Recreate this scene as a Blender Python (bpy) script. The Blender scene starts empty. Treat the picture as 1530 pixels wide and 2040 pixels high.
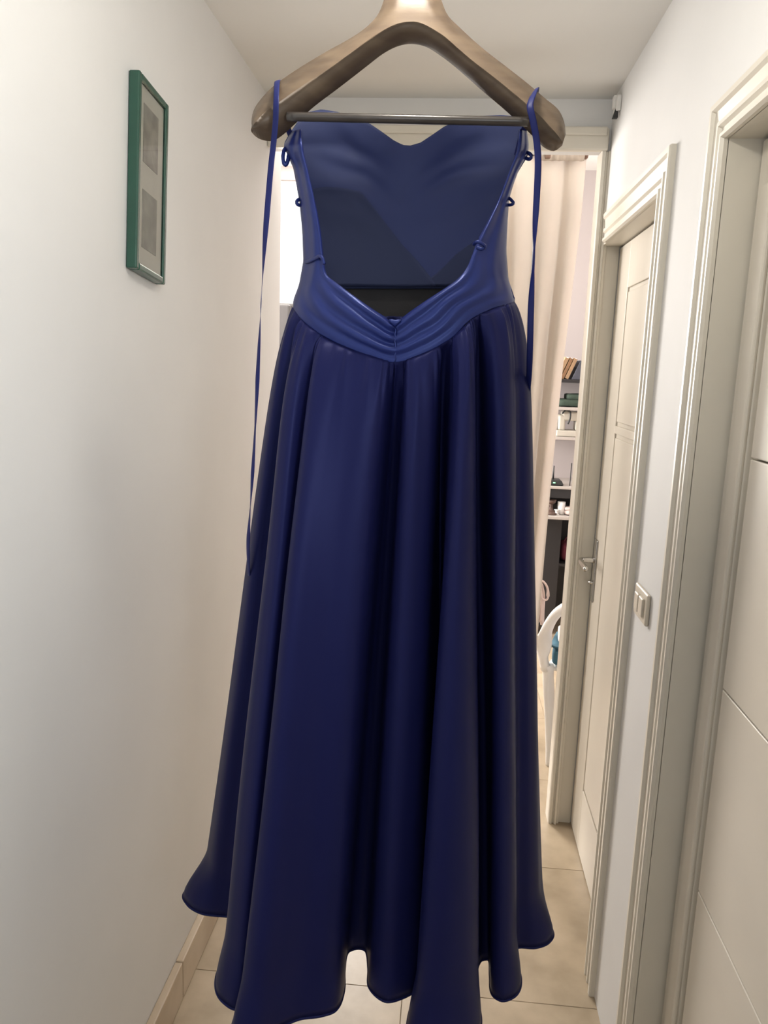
import bpy, bmesh, math, random
from math import sin, cos, pi, radians, sqrt, exp
from mathutils import Vector, Matrix, noise

random.seed(7)
scn = bpy.context.scene
C = scn.collection

# ------------------------------------------------------------------ camera
PITCH, YAW, ROLL, CAMH, FPX = radians(10.5), radians(-4.7), radians(2.0), 1.58, 1530.0
IW, IH = 1530, 2040
cf = Vector((sin(YAW) * cos(PITCH), cos(YAW) * cos(PITCH), -sin(PITCH)))
r0 = Vector((cos(YAW), -sin(YAW), 0.0)); u0 = r0.cross(cf)
cr = r0 * cos(ROLL) + u0 * sin(ROLL)
cu = u0 * cos(ROLL) - r0 * sin(ROLL)
CO = Vector((0, 0, CAMH))
cam = bpy.data.cameras.new('camera'); cam_o = bpy.data.objects.new('camera', cam); C.objects.link(cam_o)
cam.sensor_fit = 'VERTICAL'; cam.sensor_height = 24.0; cam.lens = 24.0 * FPX / IH
cam.clip_start = 0.02
m = Matrix.Identity(4)
for i in range(3):
    m[i][0], m[i][1], m[i][2], m[i][3] = cr[i], cu[i], -cf[i], CO[i]
cam_o.matrix_world = m
scn.camera = cam_o

# ------------------------------------------------------------------ world and light
scn.view_settings.view_transform = 'Standard'
scn.view_settings.look = 'None'
scn.view_settings.gamma = 1.0
scn.view_settings.use_curve_mapping = False
scn.view_settings.exposure = -0.42
scn.cycles.use_denoising = True
scn.cycles.max_bounces = 7
scn.cycles.diffuse_bounces = 4
scn.cycles.use_adaptive_sampling = True
scn.cycles.adaptive_threshold = 0.02
w = bpy.data.worlds.new('daylight'); scn.world = w; w.use_nodes = True
w.node_tree.nodes['Background'].inputs[0].default_value = (0.95, 0.97, 1.0, 1)
w.node_tree.nodes['Background'].inputs[1].default_value = 1.6


def area(name, loc, aim, sx, sy, power, col):
    l = bpy.data.lights.new(name, 'AREA'); l.shape = 'RECTANGLE'; l.size = sx; l.size_y = sy
    l.energy = power; l.color = col
    o = bpy.data.objects.new(name, l); C.objects.link(o)
    o.location = loc
    o.rotation_euler = (Vector(aim) - Vector(loc)).to_track_quat('-Z', 'Y').to_euler()
    return o


# added fill, cast as daylight through an unseen window put behind the camera
area('added_hall_fill', (-0.10, -2.26, 1.85), (-0.10, 0, 1.75), 0.85, 0.9, 8, (0.92, 0.97, 1.0))
# added daylight aimed at the left wall through an unseen opening behind the camera
area('added_side_daylight', (1.25, -1.35, 2.0), (-0.62, 1.15, 1.85), 0.9, 0.8, 112, (0.92, 0.97, 1.0))
# daylight entering the room beyond by its two windows
area('daylight_room_window', (-0.95, 5.02, 1.9), (-0.95, 3.0, 1.7), 1.1, 1.6, 230, (1.0, 0.95, 0.90))
area('daylight_room_side_window', (-2.05, 3.9, 1.5), (0.5, 2.1, 1.35), 1.3, 1.5, 280, (1.0, 0.95, 0.90))


# ------------------------------------------------------------------ pixel helpers
def ray(px, py):
    return cf + cr * ((px - IW / 2) / FPX) - cu * ((py - IH / 2) / FPX)


def atY(px, py, Y):
    d = ray(px, py); return CO + d * ((Y - CO.y) / d.y)


def atX(px, py, X):
    d = ray(px, py); return CO + d * ((X - CO.x) / d.x)


def atZ(px, py, Z):
    d = ray(px, py); return CO + d * ((Z - CO.z) / d.z)


def lerp(a, b, t): return a + (b - a) * t
def sstep(a, b, x):
    t = max(0.0, min(1.0, (x - a) / (b - a))); return t * t * (3 - 2 * t)


def pl(pts, x):
    """piecewise linear y(x) through pts sorted by x"""
    if x <= pts[0][0]: return pts[0][1]
    for (x0, y0), (x1, y1) in zip(pts, pts[1:]):
        if x <= x1: return y0 + (y1 - y0) * (x - x0) / (x1 - x0)
    return pts[-1][1]


def spline(pts, knots, n, closed=False):
    """non-uniform Catmull-Rom through Vectors; returns n samples with their knot value"""
    N = len(pts)
    tot = knots[-1]

    def P(i):
        if closed:
            return pts[i % N], knots[i % N] + tot * (i // N)
        if i < 0: return pts[0] * 2 - pts[1], knots[0] * 2 - knots[1]
        if i >= N: return pts[-1] * 2 - pts[-2], knots[N - 1] * 2 - knots[N - 2]
        return pts[i], knots[i]
    out = []
    segs = N if closed else N - 1
    T = tot if closed else knots[N - 1]
    k = 0
    for s in range(n):
        t = T * s / (n if closed else n - 1)
        while k < segs - 1 and t > P(k + 1)[1] + 1e-9: k += 1
        p0, t0 = P(k - 1); p1, t1 = P(k); p2, t2 = P(k + 1); p3, t3 = P(k + 2)
        m1 = (p2 - p0) * ((t2 - t1) / max(1e-6, t2 - t0)); m2 = (p3 - p1) * ((t2 - t1) / max(1e-6, t3 - t1))
        u = (t - t1) / max(1e-9, t2 - t1); u2 = u * u; u3 = u2 * u
        out.append(p1 * (2 * u3 - 3 * u2 + 1) + m1 * (u3 - 2 * u2 + u) + p2 * (-2 * u3 + 3 * u2) + m2 * (u3 - u2))
    return out


def chord(pts, closed=False):
    k = [0.0]
    for a, b in zip(pts, pts[1:]): k.append(k[-1] + max(1e-4, (b - a).length))
    if closed: k.append(k[-1] + max(1e-4, (pts[0] - pts[-1]).length))
    return k


def curve3(pts, n):
    pts = [Vector(p) for p in pts]; k = chord(pts); return spline(pts, k, n)


# ------------------------------------------------------------------ object helpers
def tag(o, label=None, cat=None, group=None, kind=None):
    if label: o['label'] = label
    if cat: o['category'] = cat
    if group: o['group'] = group
    if kind: o['kind'] = kind
    return o


def empty(name, loc=(0, 0, 0)):
    o = bpy.data.objects.new(name, None); o.empty_display_size = 0.05; C.objects.link(o); o.location = loc; return o


def link(name, bm, mat, parent=None, smooth=False, bevel=0.0, segs=2):
    me = bpy.data.meshes.new(name)
    bmesh.ops.recalc_face_normals(bm, faces=bm.faces) if not smooth else None
    bm.to_mesh(me); bm.free()
    if smooth:
        for p in me.polygons: p.use_smooth = True
    me.materials.append(mat)
    o = bpy.data.objects.new(name, me); C.objects.link(o)
    if parent is not None:
        o.parent = parent
        o.matrix_parent_inverse = Matrix.Translation(parent.location).inverted() if parent.type == 'EMPTY' else Matrix.Identity(4)
    if bevel:
        b = o.modifiers.new('bevel', 'BEVEL'); b.width = bevel; b.segments = segs; b.limit_method = 'ANGLE'
    return o


def bbox(bm, x0, x1, y0, y1, z0, z1):
    v = [bm.verts.new((x, y, z)) for x in (x0, x1) for y in (y0, y1) for z in (z0, z1)]
    for q in ((0, 1, 3, 2), (4, 6, 7, 5), (0, 4, 5, 1), (2, 3, 7, 6), (0, 2, 6, 4), (1, 5, 7, 3)):
        bm.faces.new([v[i] for i in q])
    return v


def box(name, mat, x0, x1, y0, y1, z0, z1, parent=None, bevel=0.0, segs=2, rot=None):
    bm = bmesh.new(); vs = bbox(bm, x0, x1, y0, y1, z0, z1)
    if rot:
        c = Vector(((x0 + x1) / 2, (y0 + y1) / 2, (z0 + z1) / 2))
        bmesh.ops.rotate(bm, verts=vs, cent=c, matrix=Matrix.Rotation(rot[0], 3, rot[1]))
    return link(name, bm, mat, parent, bevel=bevel, segs=segs)


def grid(name, rows, mat, parent=None, close_u=False, thick=0.0, offset=0.0, cap=False):
    bm = bmesh.new()
    V = [[bm.verts.new(p) for p in r] for r in rows]
    n = len(rows[0])
    for a, b in zip(V, V[1:]):
        for i in range(n if close_u else n - 1):
            j = (i + 1) % n
            bm.faces.new((a[i], a[j], b[j], b[i]))
    if cap:
        bm.faces.new(V[0][::-1]); bm.faces.new(V[-1])
    bmesh.ops.recalc_face_normals(bm, faces=bm.faces)
    o = link(name, bm, mat, parent, smooth=True)
    if thick:
        s = o.modifiers.new('cloth', 'SOLIDIFY'); s.thickness = thick; s.offset = offset
    return o


def sweep(bm, path, rad, seg=10, cap=True, flat=None):
    """tube along path; rad scalar or list"""
    n = len(path); rings = []
    up = Vector((0.03, 0.05, 1)).normalized()
    for i, p in enumerate(path):
        t = (path[min(i + 1, n - 1)] - path[max(i - 1, 0)]).normalized()
        a = t.cross(up)
        if a.length < 0.05: a = t.cross(Vector((0, 1, 0)))
        a.normalize(); b = a.cross(t).normalized()
        r = rad[i] if isinstance(rad, (list, tuple)) else rad
        ra, rb = (r, r) if flat is None else (r * flat[0], r * flat[1])
        rings.append([bm.verts.new(p + a * (ra * cos(2 * pi * k / seg)) + b * (rb * sin(2 * pi * k / seg))) for k in range(seg)])
    for A, B in zip(rings, rings[1:]):
        for k in range(seg):
            bm.faces.new((A[k], A[(k + 1) % seg], B[(k + 1) % seg], B[k]))
    if cap:
        bm.faces.new(rings[0][::-1]); bm.faces.new(rings[-1])


def tube(name, path, rad, mat, parent=None, seg=10, flat=None):
    bm = bmesh.new(); sweep(bm, [Vector(p) for p in path], rad, seg, True, flat)
    bmesh.ops.recalc_face_normals(bm, faces=bm.faces)
    return link(name, bm, mat, parent, smooth=True)


def lathe(name, prof, c, mat, parent=None, seg=20):
    bm = bmesh.new(); rings = []
    for r, z in prof:
        rings.append([bm.verts.new((c[0] + r * cos(2 * pi * k / seg), c[1] + r * sin(2 * pi * k / seg), c[2] + z)) for k in range(seg)])
    for A, B in zip(rings, rings[1:]):
        for k in range(seg): bm.faces.new((A[k], A[(k + 1) % seg], B[(k + 1) % seg], B[k]))
    bm.faces.new(rings[0][::-1]); bm.faces.new(rings[-1])
    bmesh.ops.recalc_face_normals(bm, faces=bm.faces)
    return link(name, bm, mat, parent, smooth=True)


# ------------------------------------------------------------------ materials
def mat(name, col, rough=0.6, var=0.0, scale=4.0, bump=0.0, bscale=60.0, metal=0.0, spec=0.5, coat=0.0, trans=0.0, sheen=0.0, stretch=None, col2=None, tint=None):
    M = bpy.data.materials.new(name); M.use_nodes = True
    nt = M.node_tree; N = nt.nodes; L = nt.links
    b = N['Principled BSDF']
    b.inputs['Base Color'].default_value = (*col, 1)
    b.inputs['Roughness'].default_value = rough
    b.inputs['Metallic'].default_value = metal
    b.inputs['Specular IOR Level'].default_value = spec
    b.inputs['Coat Weight'].default_value = coat
    if tint: b.inputs['Specular Tint'].default_value = (*tint, 1)
    if sheen:
        b.inputs['Sheen Weight'].default_value = sheen; b.inputs['Sheen Roughness'].default_value = 0.4
    tc = N.new('ShaderNodeTexCoord'); mp = N.new('ShaderNodeMapping')
    L.new(tc.outputs['Object'], mp.inputs[0])
    if stretch: mp.inputs['Scale'].default_value = stretch
    colsock = None
    if var or col2:
        n = N.new('ShaderNodeTexNoise'); n.inputs['Scale'].default_value = scale; n.inputs['Detail'].default_value = 6
        L.new(mp.outputs[0], n.inputs['Vector'])
        r = N.new('ShaderNodeValToRGB')
        c2 = col2 if col2 else tuple(c * (1 - var) for c in col)
        r.color_ramp.elements[0].position = 0.35; r.color_ramp.elements[1].position = 0.65
        r.color_ramp.elements[0].color = (*c2, 1); r.color_ramp.elements[1].color = (*col, 1)
        L.new(n.outputs[0], r.inputs[0]); L.new(r.outputs[0], b.inputs['Base Color']); colsock = r.outputs[0]
    if bump:
        n2 = N.new('ShaderNodeTexNoise'); n2.inputs['Scale'].default_value = bscale; n2.inputs['Detail'].default_value = 4
        L.new(mp.outputs[0], n2.inputs['Vector'])
        bp = N.new('ShaderNodeBump'); bp.inputs['Strength'].default_value = bump; bp.inputs['Distance'].default_value = 0.004
        L.new(n2.outputs[0], bp.inputs['Height']); L.new(bp.outputs[0], b.inputs['Normal'])
    if trans:
        t = N.new('ShaderNodeBsdfTranslucent'); t.inputs[0].default_value = (*[min(1, c * 2.2) for c in col], 1)
        mx = N.new('ShaderNodeMixShader'); mx.inputs[0].default_value = trans
        L.new(b.outputs[0], mx.inputs[1]); L.new(t.outputs[0], mx.inputs[2])
        L.new(mx.outputs[0], N['Material Output'].inputs[0])
    return M


M = {
    'wall': mat('wall_plaster', (0.74, 0.735, 0.725), 0.75, var=0.04, scale=2.5, bump=0.12, bscale=14),
    'ceil': mat('ceiling_plaster', (0.74, 0.735, 0.71), 0.8, var=0.03, scale=2, bump=0.1, bscale=10),
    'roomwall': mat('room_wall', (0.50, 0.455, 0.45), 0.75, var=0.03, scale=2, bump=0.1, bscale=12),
    'door': mat('door_paint', (0.72, 0.665, 0.575), 0.42, var=0.05, scale=5, bump=0.05, bscale=8),
    'trim': mat('trim_paint', (0.72, 0.675, 0.585), 0.40, var=0.04, scale=5, bump=0.05, bscale=10),
    'tile': mat('floor_tile', (0.53, 0.43, 0.31), 0.32, scale=5.5, col2=(0.36, 0.285, 0.195), bump=0.05, bscale=9),
    'grout': mat('floor_grout', (0.46, 0.37, 0.27), 0.85, var=0.2, scale=20),
    'base': mat('baseboard_tile', (0.60, 0.50, 0.38), 0.35, scale=7, col2=(0.50, 0.40, 0.29)),
    'satin': mat('navy_satin', (0.0092, 0.0110, 0.060), 0.44, trans=0.02, spec=0.26, tint=(0.40, 0.45, 1.0), bump=0.04, bscale=900),
    'satin2': mat('navy_satin_bodice', (0.012, 0.020, 0.120), 0.36, trans=0.04, spec=0.85, tint=(0.35, 0.45, 1.0), bump=0.04, bscale=900),
    'lining': mat('navy_lining', (0.056, 0.070, 0.155), 0.6, trans=0.46, spec=0.25, sheen=0.1, bump=0.04, bscale=900),
    'waistshade': mat('waist_shade', (0.020, 0.018, 0.020), 0.8, bump=0.1, bscale=500),  # near-black stands for the shade inside the waist
    'ribbon': mat('blue_ribbon', (0.013, 0.019, 0.115), 0.5, trans=0.05, spec=0.2),
    'wood': mat('hanger_wood', (0.155, 0.112, 0.076), 0.42, scale=16, col2=(0.105, 0.074, 0.052), stretch=(1, 1, 5), spec=0.3, bump=0.04, bscale=80),
    'bar': mat('hanger_bar', (0.06, 0.05, 0.045), 0.28, var=0.2, scale=30, coat=0.3),
    'steel': mat('steel', (0.62, 0.61, 0.59), 0.25, metal=1.0, var=0.05, scale=20),
    'greenframe': mat('green_frame', (0.016, 0.075, 0.050), 0.25, var=0.15, scale=12, coat=0.15),
    'mount': mat('picture_mount', (0.66, 0.62, 0.55), 0.8, var=0.03, scale=30),
    'photo1': mat('photo_print_a', (0.42, 0.38, 0.33), 0.5, scale=28, col2=(0.28, 0.25, 0.22)),
    'photo2': mat('photo_print_b', (0.38, 0.36, 0.31), 0.5, scale=24, col2=(0.27, 0.26, 0.22)),
    'white': mat('white_plastic', (0.78, 0.77, 0.74), 0.35, var=0.03, scale=12),
    'switch': mat('switch_plastic', (0.66, 0.60, 0.50), 0.35, var=0.03, scale=30),
    'black': mat('black_plastic', (0.02, 0.022, 0.022), 0.4, var=0.2, scale=20),
    'curtain': mat('curtain_cloth', (0.72, 0.62, 0.52), 0.8, trans=0.25, var=0.06, scale=8, bump=0.1, bscale=300),
    'rodwood': mat('curtain_rod', (0.22, 0.13, 0.09), 0.5, var=0.2, scale=20),
    'darkcab': mat('dark_cabinet', (0.022, 0.021, 0.023), 0.5, var=0.2, scale=6),
    'shelfp': mat('pale_shelf', (0.50, 0.46, 0.43), 0.5, var=0.05, scale=8),
    'brown': mat('brown_book', (0.24, 0.13, 0.065), 0.6, var=0.15, scale=40),
    'tanb': mat('tan_book', (0.36, 0.23, 0.13), 0.6, var=0.15, scale=40),
    'slate': mat('slate_book', (0.07, 0.075, 0.10), 0.6, var=0.1, scale=40),
    'green': mat('green_cloth', (0.045, 0.072, 0.052), 0.85, var=0.25, scale=25, bump=0.3, bscale=60),
    'greybox': mat('grey_box', (0.34, 0.33, 0.32), 0.7, var=0.08, scale=20),
    'machine': mat('cream_machine', (0.55, 0.52, 0.45), 0.4, var=0.05, scale=20),
    'maroon': mat('maroon_cloth', (0.16, 0.025, 0.05), 0.8, var=0.2, scale=25),
    'teal': mat('teal_cloth', (0.06, 0.17, 0.24), 0.75, var=0.15, scale=25, bump=0.2, bscale=80),
    'brownw': mat('brown_wood', (0.11, 0.065, 0.05), 0.5, var=0.2, scale=20),
    'cloth': mat('white_cloth', (0.74, 0.69, 0.67), 0.85, var=0.04, scale=20, bump=0.2, bscale=90),
    'pink': mat('pale_pink_strap', (0.62, 0.50, 0.46), 0.8, var=0.08, scale=30),
    'fridge': mat('grey_fridge', (0.16, 0.16, 0.16), 0.4, var=0.05, scale=10),
    'added_lampw': mat('added_pendant_body', (0.7, 0.7, 0.68), 0.4, var=0.02, scale=10),
}
# window and picture glass
G = bpy.data.materials.new('clear_glass'); G.use_nodes = True
g = G.node_tree.nodes['Principled BSDF']
g.inputs['Transmission Weight'].default_value = 1.0; g.inputs['Roughness'].default_value = 0.03; g.inputs['IOR'].default_value = 1.1
g.inputs['Base Color'].default_value = (0.95, 0.97, 0.96, 1)
M['glass'] = G
# the lit added pendant and a small green lamp really give off light


def emit(name, col, s):
    E_ = bpy.data.materials.new(name); E_.use_nodes = True
    b = E_.node_tree.nodes['Principled BSDF']; b.inputs['Base Color'].default_value = (*col, 1)
    b.inputs['Emission Color'].default_value = (*col, 1); b.inputs['Emission Strength'].default_value = s
    return E_


M['led'] = emit('green_led', (0.3, 1.0, 0.5), 3.0)
M['bulb'] = emit('lit_bulb', (1.0, 0.86, 0.62), 6.0)

# ------------------------------------------------------------------ the setting
XL, XR, XC, XD, ZC, YE, YB = -0.62, 0.445, 0.432, 0.50, 2.41, 2.57, -2.2
# floor: slab + tiles
fl = empty('floor'); tag(fl, kind='structure')
box('floor_bed', M['grout'], -2.3, 2.0, YB - 0.1, 5.2, -0.12, -0.006, fl)
TS = 0.56; tile_me = None
ys = [1.737 + TS * k for k in range(-7, 7)]
xs = [-2.29 + TS * k for k in range(8)]
for y in ys:
    for x in xs:
        if y + TS < 2.5 and (x + TS < -0.66 or x > 0.62): continue
        if y > 5.15: continue
        if tile_me is None:
            o = box('tile', M['tile'], 0, TS - 0.0012, 0, TS - 0.0012, -0.02, 0, fl, bevel=0.0008, segs=1); tile_me = o.data
            proto = o
        else:
            o = proto.copy(); C.objects.link(o); o.parent = fl
        o.location = (x, y, 0)

# hall walls (boxes with real thickness)
def wall(name, bxs, mt='wall'):
    bm = bmesh.new()
    for b_ in bxs: bbox(bm, *b_)
    o = link(name, bm, M[mt]); tag(o, kind='structure'); return o


wall('wall_left', [(XL - 0.12, XL, YB, 2.75, 0, ZC)])
D1 = (1.86, 2.57, 1.985)   # far door on the right wall: y range, head
D2 = (0.62, 1.44, 1.985)   # near door
J = 0.016
wall('wall_right', [(XR, XR + 0.18, YB, -1.15, 0, ZC), (XR, XR + 0.10, -1.15, -0.2, 2.2, ZC), (XR, XR + 0.10, -1.15, -0.2, 0, 1.5), (XR, XR + 0.18, -0.2, D2[0] - J, 0, ZC), (XR, XR + 0.18, D2[0] - J, D2[1] + J, D2[2] + J, ZC), (XR, XR + 0.18, D2[1] + J, D1[0] - 0.021, 0, ZC),  # unseen opening added behind the camera, sill raised to shade the lower left wall
                    (XR, XR + 0.18, D1[0] - 0.021, D1[1], D1[2] + J, ZC), (XR + 0.06, XR + 0.18, D1[1], YE + 0.045, 0, ZC),
                    (XR + 0.155, XR + 0.18, D2[0] - J, D2[1] + J, 0, D2[2] + J), (XR + 0.155, XR + 0.18, D1[0] - 0.021, D1[1], 0, D1[2] + J)])  # unseen backing added behind both doors so their gaps stay dark
wall('wall_back', [(XL, XR, YB - 0.12, YB, 0, 0.85), (XL, XR, YB - 0.12, YB, 2.25, ZC), (XL, XL + 0.10, YB - 0.12, YB, 0.85, 2.25), (XR - 0.10, XR, YB - 0.12, YB, 0.85, 2.25)])
wall('wall_end', [(XL, XR + 0.06, YE, YE + 0.045, 2.262, ZC), (0.421, XR + 0.06, YE + 0.005, YE + 0.045, 0, 2.262)])
box('ceiling', M['ceil'], XL - 0.12, XR + 0.18, YB - 0.12, YE + 0.045, ZC, ZC + 0.1); tag(bpy.data.objects['ceiling'], kind='structure')
# added hall back window, unseen, round the fill lamp
wn = empty('added_back_window'); tag(wn, kind='structure')
for a in ((XL + 0.10, XL + 0.15, 0.85, 2.25), (XR - 0.15, XR - 0.10, 0.85, 2.25), (XL + 0.15, XR - 0.15, 0.85, 0.90), (XL + 0.15, XR - 0.15, 2.20, 2.25), (-0.11, -0.065, 0.90, 2.20)):
    box('window_frame', M['trim'], a[0], a[1], YB - 0.09, YB - 0.04, a[2], a[3], wn, bevel=0.004)  # frame of the added back window, unseen

# end opening: head casing, right casing with mouldings
t = empty('trim_1'); tag(t, kind='structure')
box('head_casing', M['trim'], XL, 0.437, YE - 0.022, YE, 2.258, 2.325, t, bevel=0.006)
box('head_bead', M['trim'], XL, 0.430, YE - 0.030, YE - 0.022, 2.300, 2.325, t, bevel=0.004)
bm = bmesh.new()
prof = [(0.418, 0.05), (0.418, -0.012), (0.421, -0.018), (0.431, -0.018), (0.434, -0.010), (0.438, -0.010), (0.440, -0.020), (0.446, -0.022), (0.449, -0.012), (0.456, -0.012), (0.458, -0.002), (0.499, -0.002), (0.499, 0.05)]
lo = [bm.verts.new((x, YE + y, 0.0)) for x, y in prof]; hi = [bm.verts.new((x, YE + y, 2.258)) for x, y in prof]
for i in range(len(prof)):
    j = (i + 1) % len(prof); bm.faces.new((lo[i], lo[j], hi[j], hi[i]))
bm.faces.new(hi); bm.faces.new(lo[::-1])
link('side_casing', bm, M['trim'], t)

# baseboard on the left: tile lengths
bb = empty('baseboard_left'); tag(bb, kind='structure')
y = -0.6
while y < 2.75:
    box('skirting_tile', M['base'], XL, XL + 0.020, y, min(y + TS - 0.003, 2.75), 0.0, 0.105, bb, bevel=0.003)
    y += TS
bb = empty('baseboard_right'); tag(bb, kind='structure')
for y0, y1 in ((-0.2, 0.54),):
    box('skirting_tile', M['base'], XR - 0.012, XR, y0, y1, 0.0, 0.10, bb, bevel=0.003)


# ------------------------------------------------------------------ doors on the right wall
def casing_side(par, y_in, y_out, ztop):
    """moulded casing with two raised beads, from opening edge to outer edge"""
    d = 1 if y_out > y_in else -1; wd = abs(y_out - y_in)
    prof = [(0.0, XR + 0.001), (0.0, XC + 0.006), (0.05, XC), (0.13, XC), (0.17, XC + 0.007), (0.30, XC + 0.007), (0.36, XC + 0.001), (0.46, XC + 0.001), (0.50, XC + 0.006), (0.78, XC + 0.004), (0.84, XC - 0.002), (0.97, XC - 0.002), (1.0, XC + 0.002), (1.0, XR + 0.001)]
    bm = bmesh.new()
    lo = [bm.verts.new((x, y_in + d * wd * s, 0)) for s, x in prof]
    hi = [bm.verts.new((x, y_in + d * wd * s, ztop + wd * s)) for s, x in prof]
    for i in range(len(prof)):
        j = (i + 1) % len(prof); bm.faces.new((lo[i], lo[j], hi[j], hi[i]))
    bm.faces.new(hi); bm.faces.new(lo[::-1])
    link('door_casing', bm, M['trim'], par)


def casing_head(par, y0, y1, z_in, wd, mitre0=1, mitre1=1):
    prof = [(0.0, XR + 0.001), (0.0, XC + 0.006), (0.05, XC), (0.13, XC), (0.17, XC + 0.007), (0.30, XC + 0.007), (0.36, XC + 0.001), (0.46, XC + 0.001), (0.50, XC + 0.006), (0.78, XC + 0.004), (0.84, XC - 0.002), (0.97, XC - 0.002), (1.0, XC + 0.002), (1.0, XR + 0.001)]
    bm = bmesh.new()
    a = [bm.verts.new((x, y0 - wd * s * mitre0, z_in + wd * s)) for s, x in prof]
    b = [bm.verts.new((x, y1 + wd * s * mitre1, z_in + wd * s)) for s, x in prof]
    for i in range(len(prof)):
        j = (i + 1) % len(prof); bm.faces.new((a[i], a[j], b[j], b[i]))
    bm.faces.new(a[::-1]); bm.faces.new(b)
    link('door_casing', bm, M['trim'], par)


def leaf(par, y0, y1, ztop, panels, sink=0.006, gap=0.012, rails=True):
    """slab with recessed fields, each field a raised panel with a groove round it"""
    L = box('door_leaf', M['door'], XD + sink, XD + 0.04, y0, y1, 0.006, ztop, par)
    # stiles and rails as one proud frame: strips round the panels
    zs = sorted({z for p in panels for z in (p[2], p[3])}); py0, py1 = panels[0][0], panels[0][1]
    box('stile', M['door'], XD, XD + sink, y0, py0, 0.006, ztop, L, bevel=0.0025)
    box('stile', M['door'], XD, XD + sink, py1, y1, 0.006, ztop, L, bevel=0.0025)
    edges = [0.006] + zs + [ztop]
    if not rails: edges = [0.006, zs[0], zs[-1], ztop]
    for i in range(0, len(edges), 2):
        box('rail', M['door'], XD, XD + sink, py0, py1, edges[i], edges[i + 1], L, bevel=0.0025)
    for p in panels:
        box('panel', M['door'], XD + 0.0005, XD + sink, p[0] + gap, p[1] - gap, p[2] + (gap if rails else 0.0), p[3] - (gap if rails else 0.0), L, bevel=0.005 if rails else 0.002, segs=3)
    return L


# far door
d1 = empty('door_1', (XD, 2.2, 0)); tag(d1, kind='structure')
L1 = leaf(d1, 1.868, 2.560, 1.978, [(2.056, 2.405, 0.222, 1.412), (2.056, 2.405, 1.436, 1.842)])
casing_side(d1, D1[0], 1.775, D1[2] - 0.002)
casing_head(d1, D1[0], 2.50, D1[2] - 0.002, 0.085, 1, 0)
box('jamb', M['trim'], XR, XD + 0.05, D1[0] - 0.02, D1[0], 0, D1[2], d1)
box('jamb', M['trim'], XR, XD + 0.05, D1[0], D1[1], D1[2] - 0.002, D1[2] + 0.015, d1)
# lever handle on long plate
hp = box('handle_plate', M['steel'], XD - 0.006, XD, 2.497, 2.537, 0.845, 1.055, L1, bevel=0.003)
lv = [Vector((XD - 0.004, 2.517, 0.985)), Vector((XD - 0.030, 2.517, 0.985)), Vector((XD - 0.048, 2.512, 0.986)), Vector((XD - 0.054, 2.49, 0.986)), Vector((XD - 0.053, 2.44, 0.984)), Vector((XD - 0.050, 2.405, 0.980))]
tube('lever', curve3(lv, 20), [0.010] * 4 + [0.0085] * 16, M['steel'], hp, 12)
lathe('keyhole_rose', [(0.010, 0), (0.012, 0.004), (0.012, 0.008), (0.008, 0.010)], (XD - 0.008, 2.517, 0.905), M['steel'], hp)

# near door
d2 = empty('door_2', (XD, 1.0, 0)); tag(d2, kind='structure')
L2 = leaf(d2, 0.625, 1.4335, 1.980, [(0.74, 1.346, 0.22, 0.648), (0.74, 1.346, 0.651, 1.046), (0.74, 1.346, 1.049, 1.454), (0.74, 1.346, 1.457, 1.83)], sink=0.014, gap=0.022, rails=False)
# the tall rounded bead on its far stile
bm = bmesh.new(); bbox(bm, XD - 0.010, XD + 0.001, 1.346, 1.391, 0.10, 1.90)
link('bead', bm, M['door'], L2, bevel=0.006, segs=3)
casing_side(d2, D2[1], 1.512, D2[2])
casing_side(d2, D2[0], 0.548, D2[2])
casing_head(d2, D2[0], D2[1], D2[2], 0.072)
for a in ((D2[1], D2[1] + 0.015, 0, D2[2]), (D2[0] - 0.015, D2[0], 0, D2[2]), (D2[0], D2[1], D2[2], D2[2] + 0.015)):
    box('jamb', M['trim'], XR, XD + 0.05, a[0], a[1], a[2], a[3], d2)

# ------------------------------------------------------------------ room beyond the opening
RC = 2.80
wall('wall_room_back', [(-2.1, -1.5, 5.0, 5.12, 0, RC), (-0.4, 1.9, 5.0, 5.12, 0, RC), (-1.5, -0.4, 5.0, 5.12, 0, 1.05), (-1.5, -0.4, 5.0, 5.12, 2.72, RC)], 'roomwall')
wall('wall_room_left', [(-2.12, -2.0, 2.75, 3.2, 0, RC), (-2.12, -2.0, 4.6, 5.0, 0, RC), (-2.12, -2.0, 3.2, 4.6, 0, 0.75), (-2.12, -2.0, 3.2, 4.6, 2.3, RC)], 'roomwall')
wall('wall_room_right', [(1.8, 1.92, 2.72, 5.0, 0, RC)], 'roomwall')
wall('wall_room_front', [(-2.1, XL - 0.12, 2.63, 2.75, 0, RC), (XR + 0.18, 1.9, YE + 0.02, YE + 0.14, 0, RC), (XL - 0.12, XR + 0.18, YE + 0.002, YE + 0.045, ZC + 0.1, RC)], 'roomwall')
box('ceiling_room', M['ceil'], -2.12, 1.92, YE, 5.12, RC, RC + 0.1); tag(bpy.data.objects['ceiling_room'], kind='structure')
wn = empty('window_2'); tag(wn, kind='structure')
for a in ((-1.5, -1.455, 1.05, 2.72), (-0.445, -0.4, 1.05, 2.72), (-1.455, -0.445, 1.05, 1.095), (-1.455, -0.445, 2.675, 2.72)):
    box('window_frame', M['white'], a[0], a[1], 5.02, 5.07, a[2], a[3], wn, bevel=0.004)
wn = empty('window_3'); tag(wn, kind='structure')
for a in ((3.2, 3.245, 0.75, 2.3), (4.555, 4.6, 0.75, 2.3), (3.245, 4.555, 0.75, 0.795), (3.245, 4.555, 2.255, 2.3), (3.88, 3.92, 0.795, 2.255)):
    box('window_frame', M['white'], -2.08, -2.03, a[0], a[1], a[2], a[3], wn, bevel=0.004)

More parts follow.
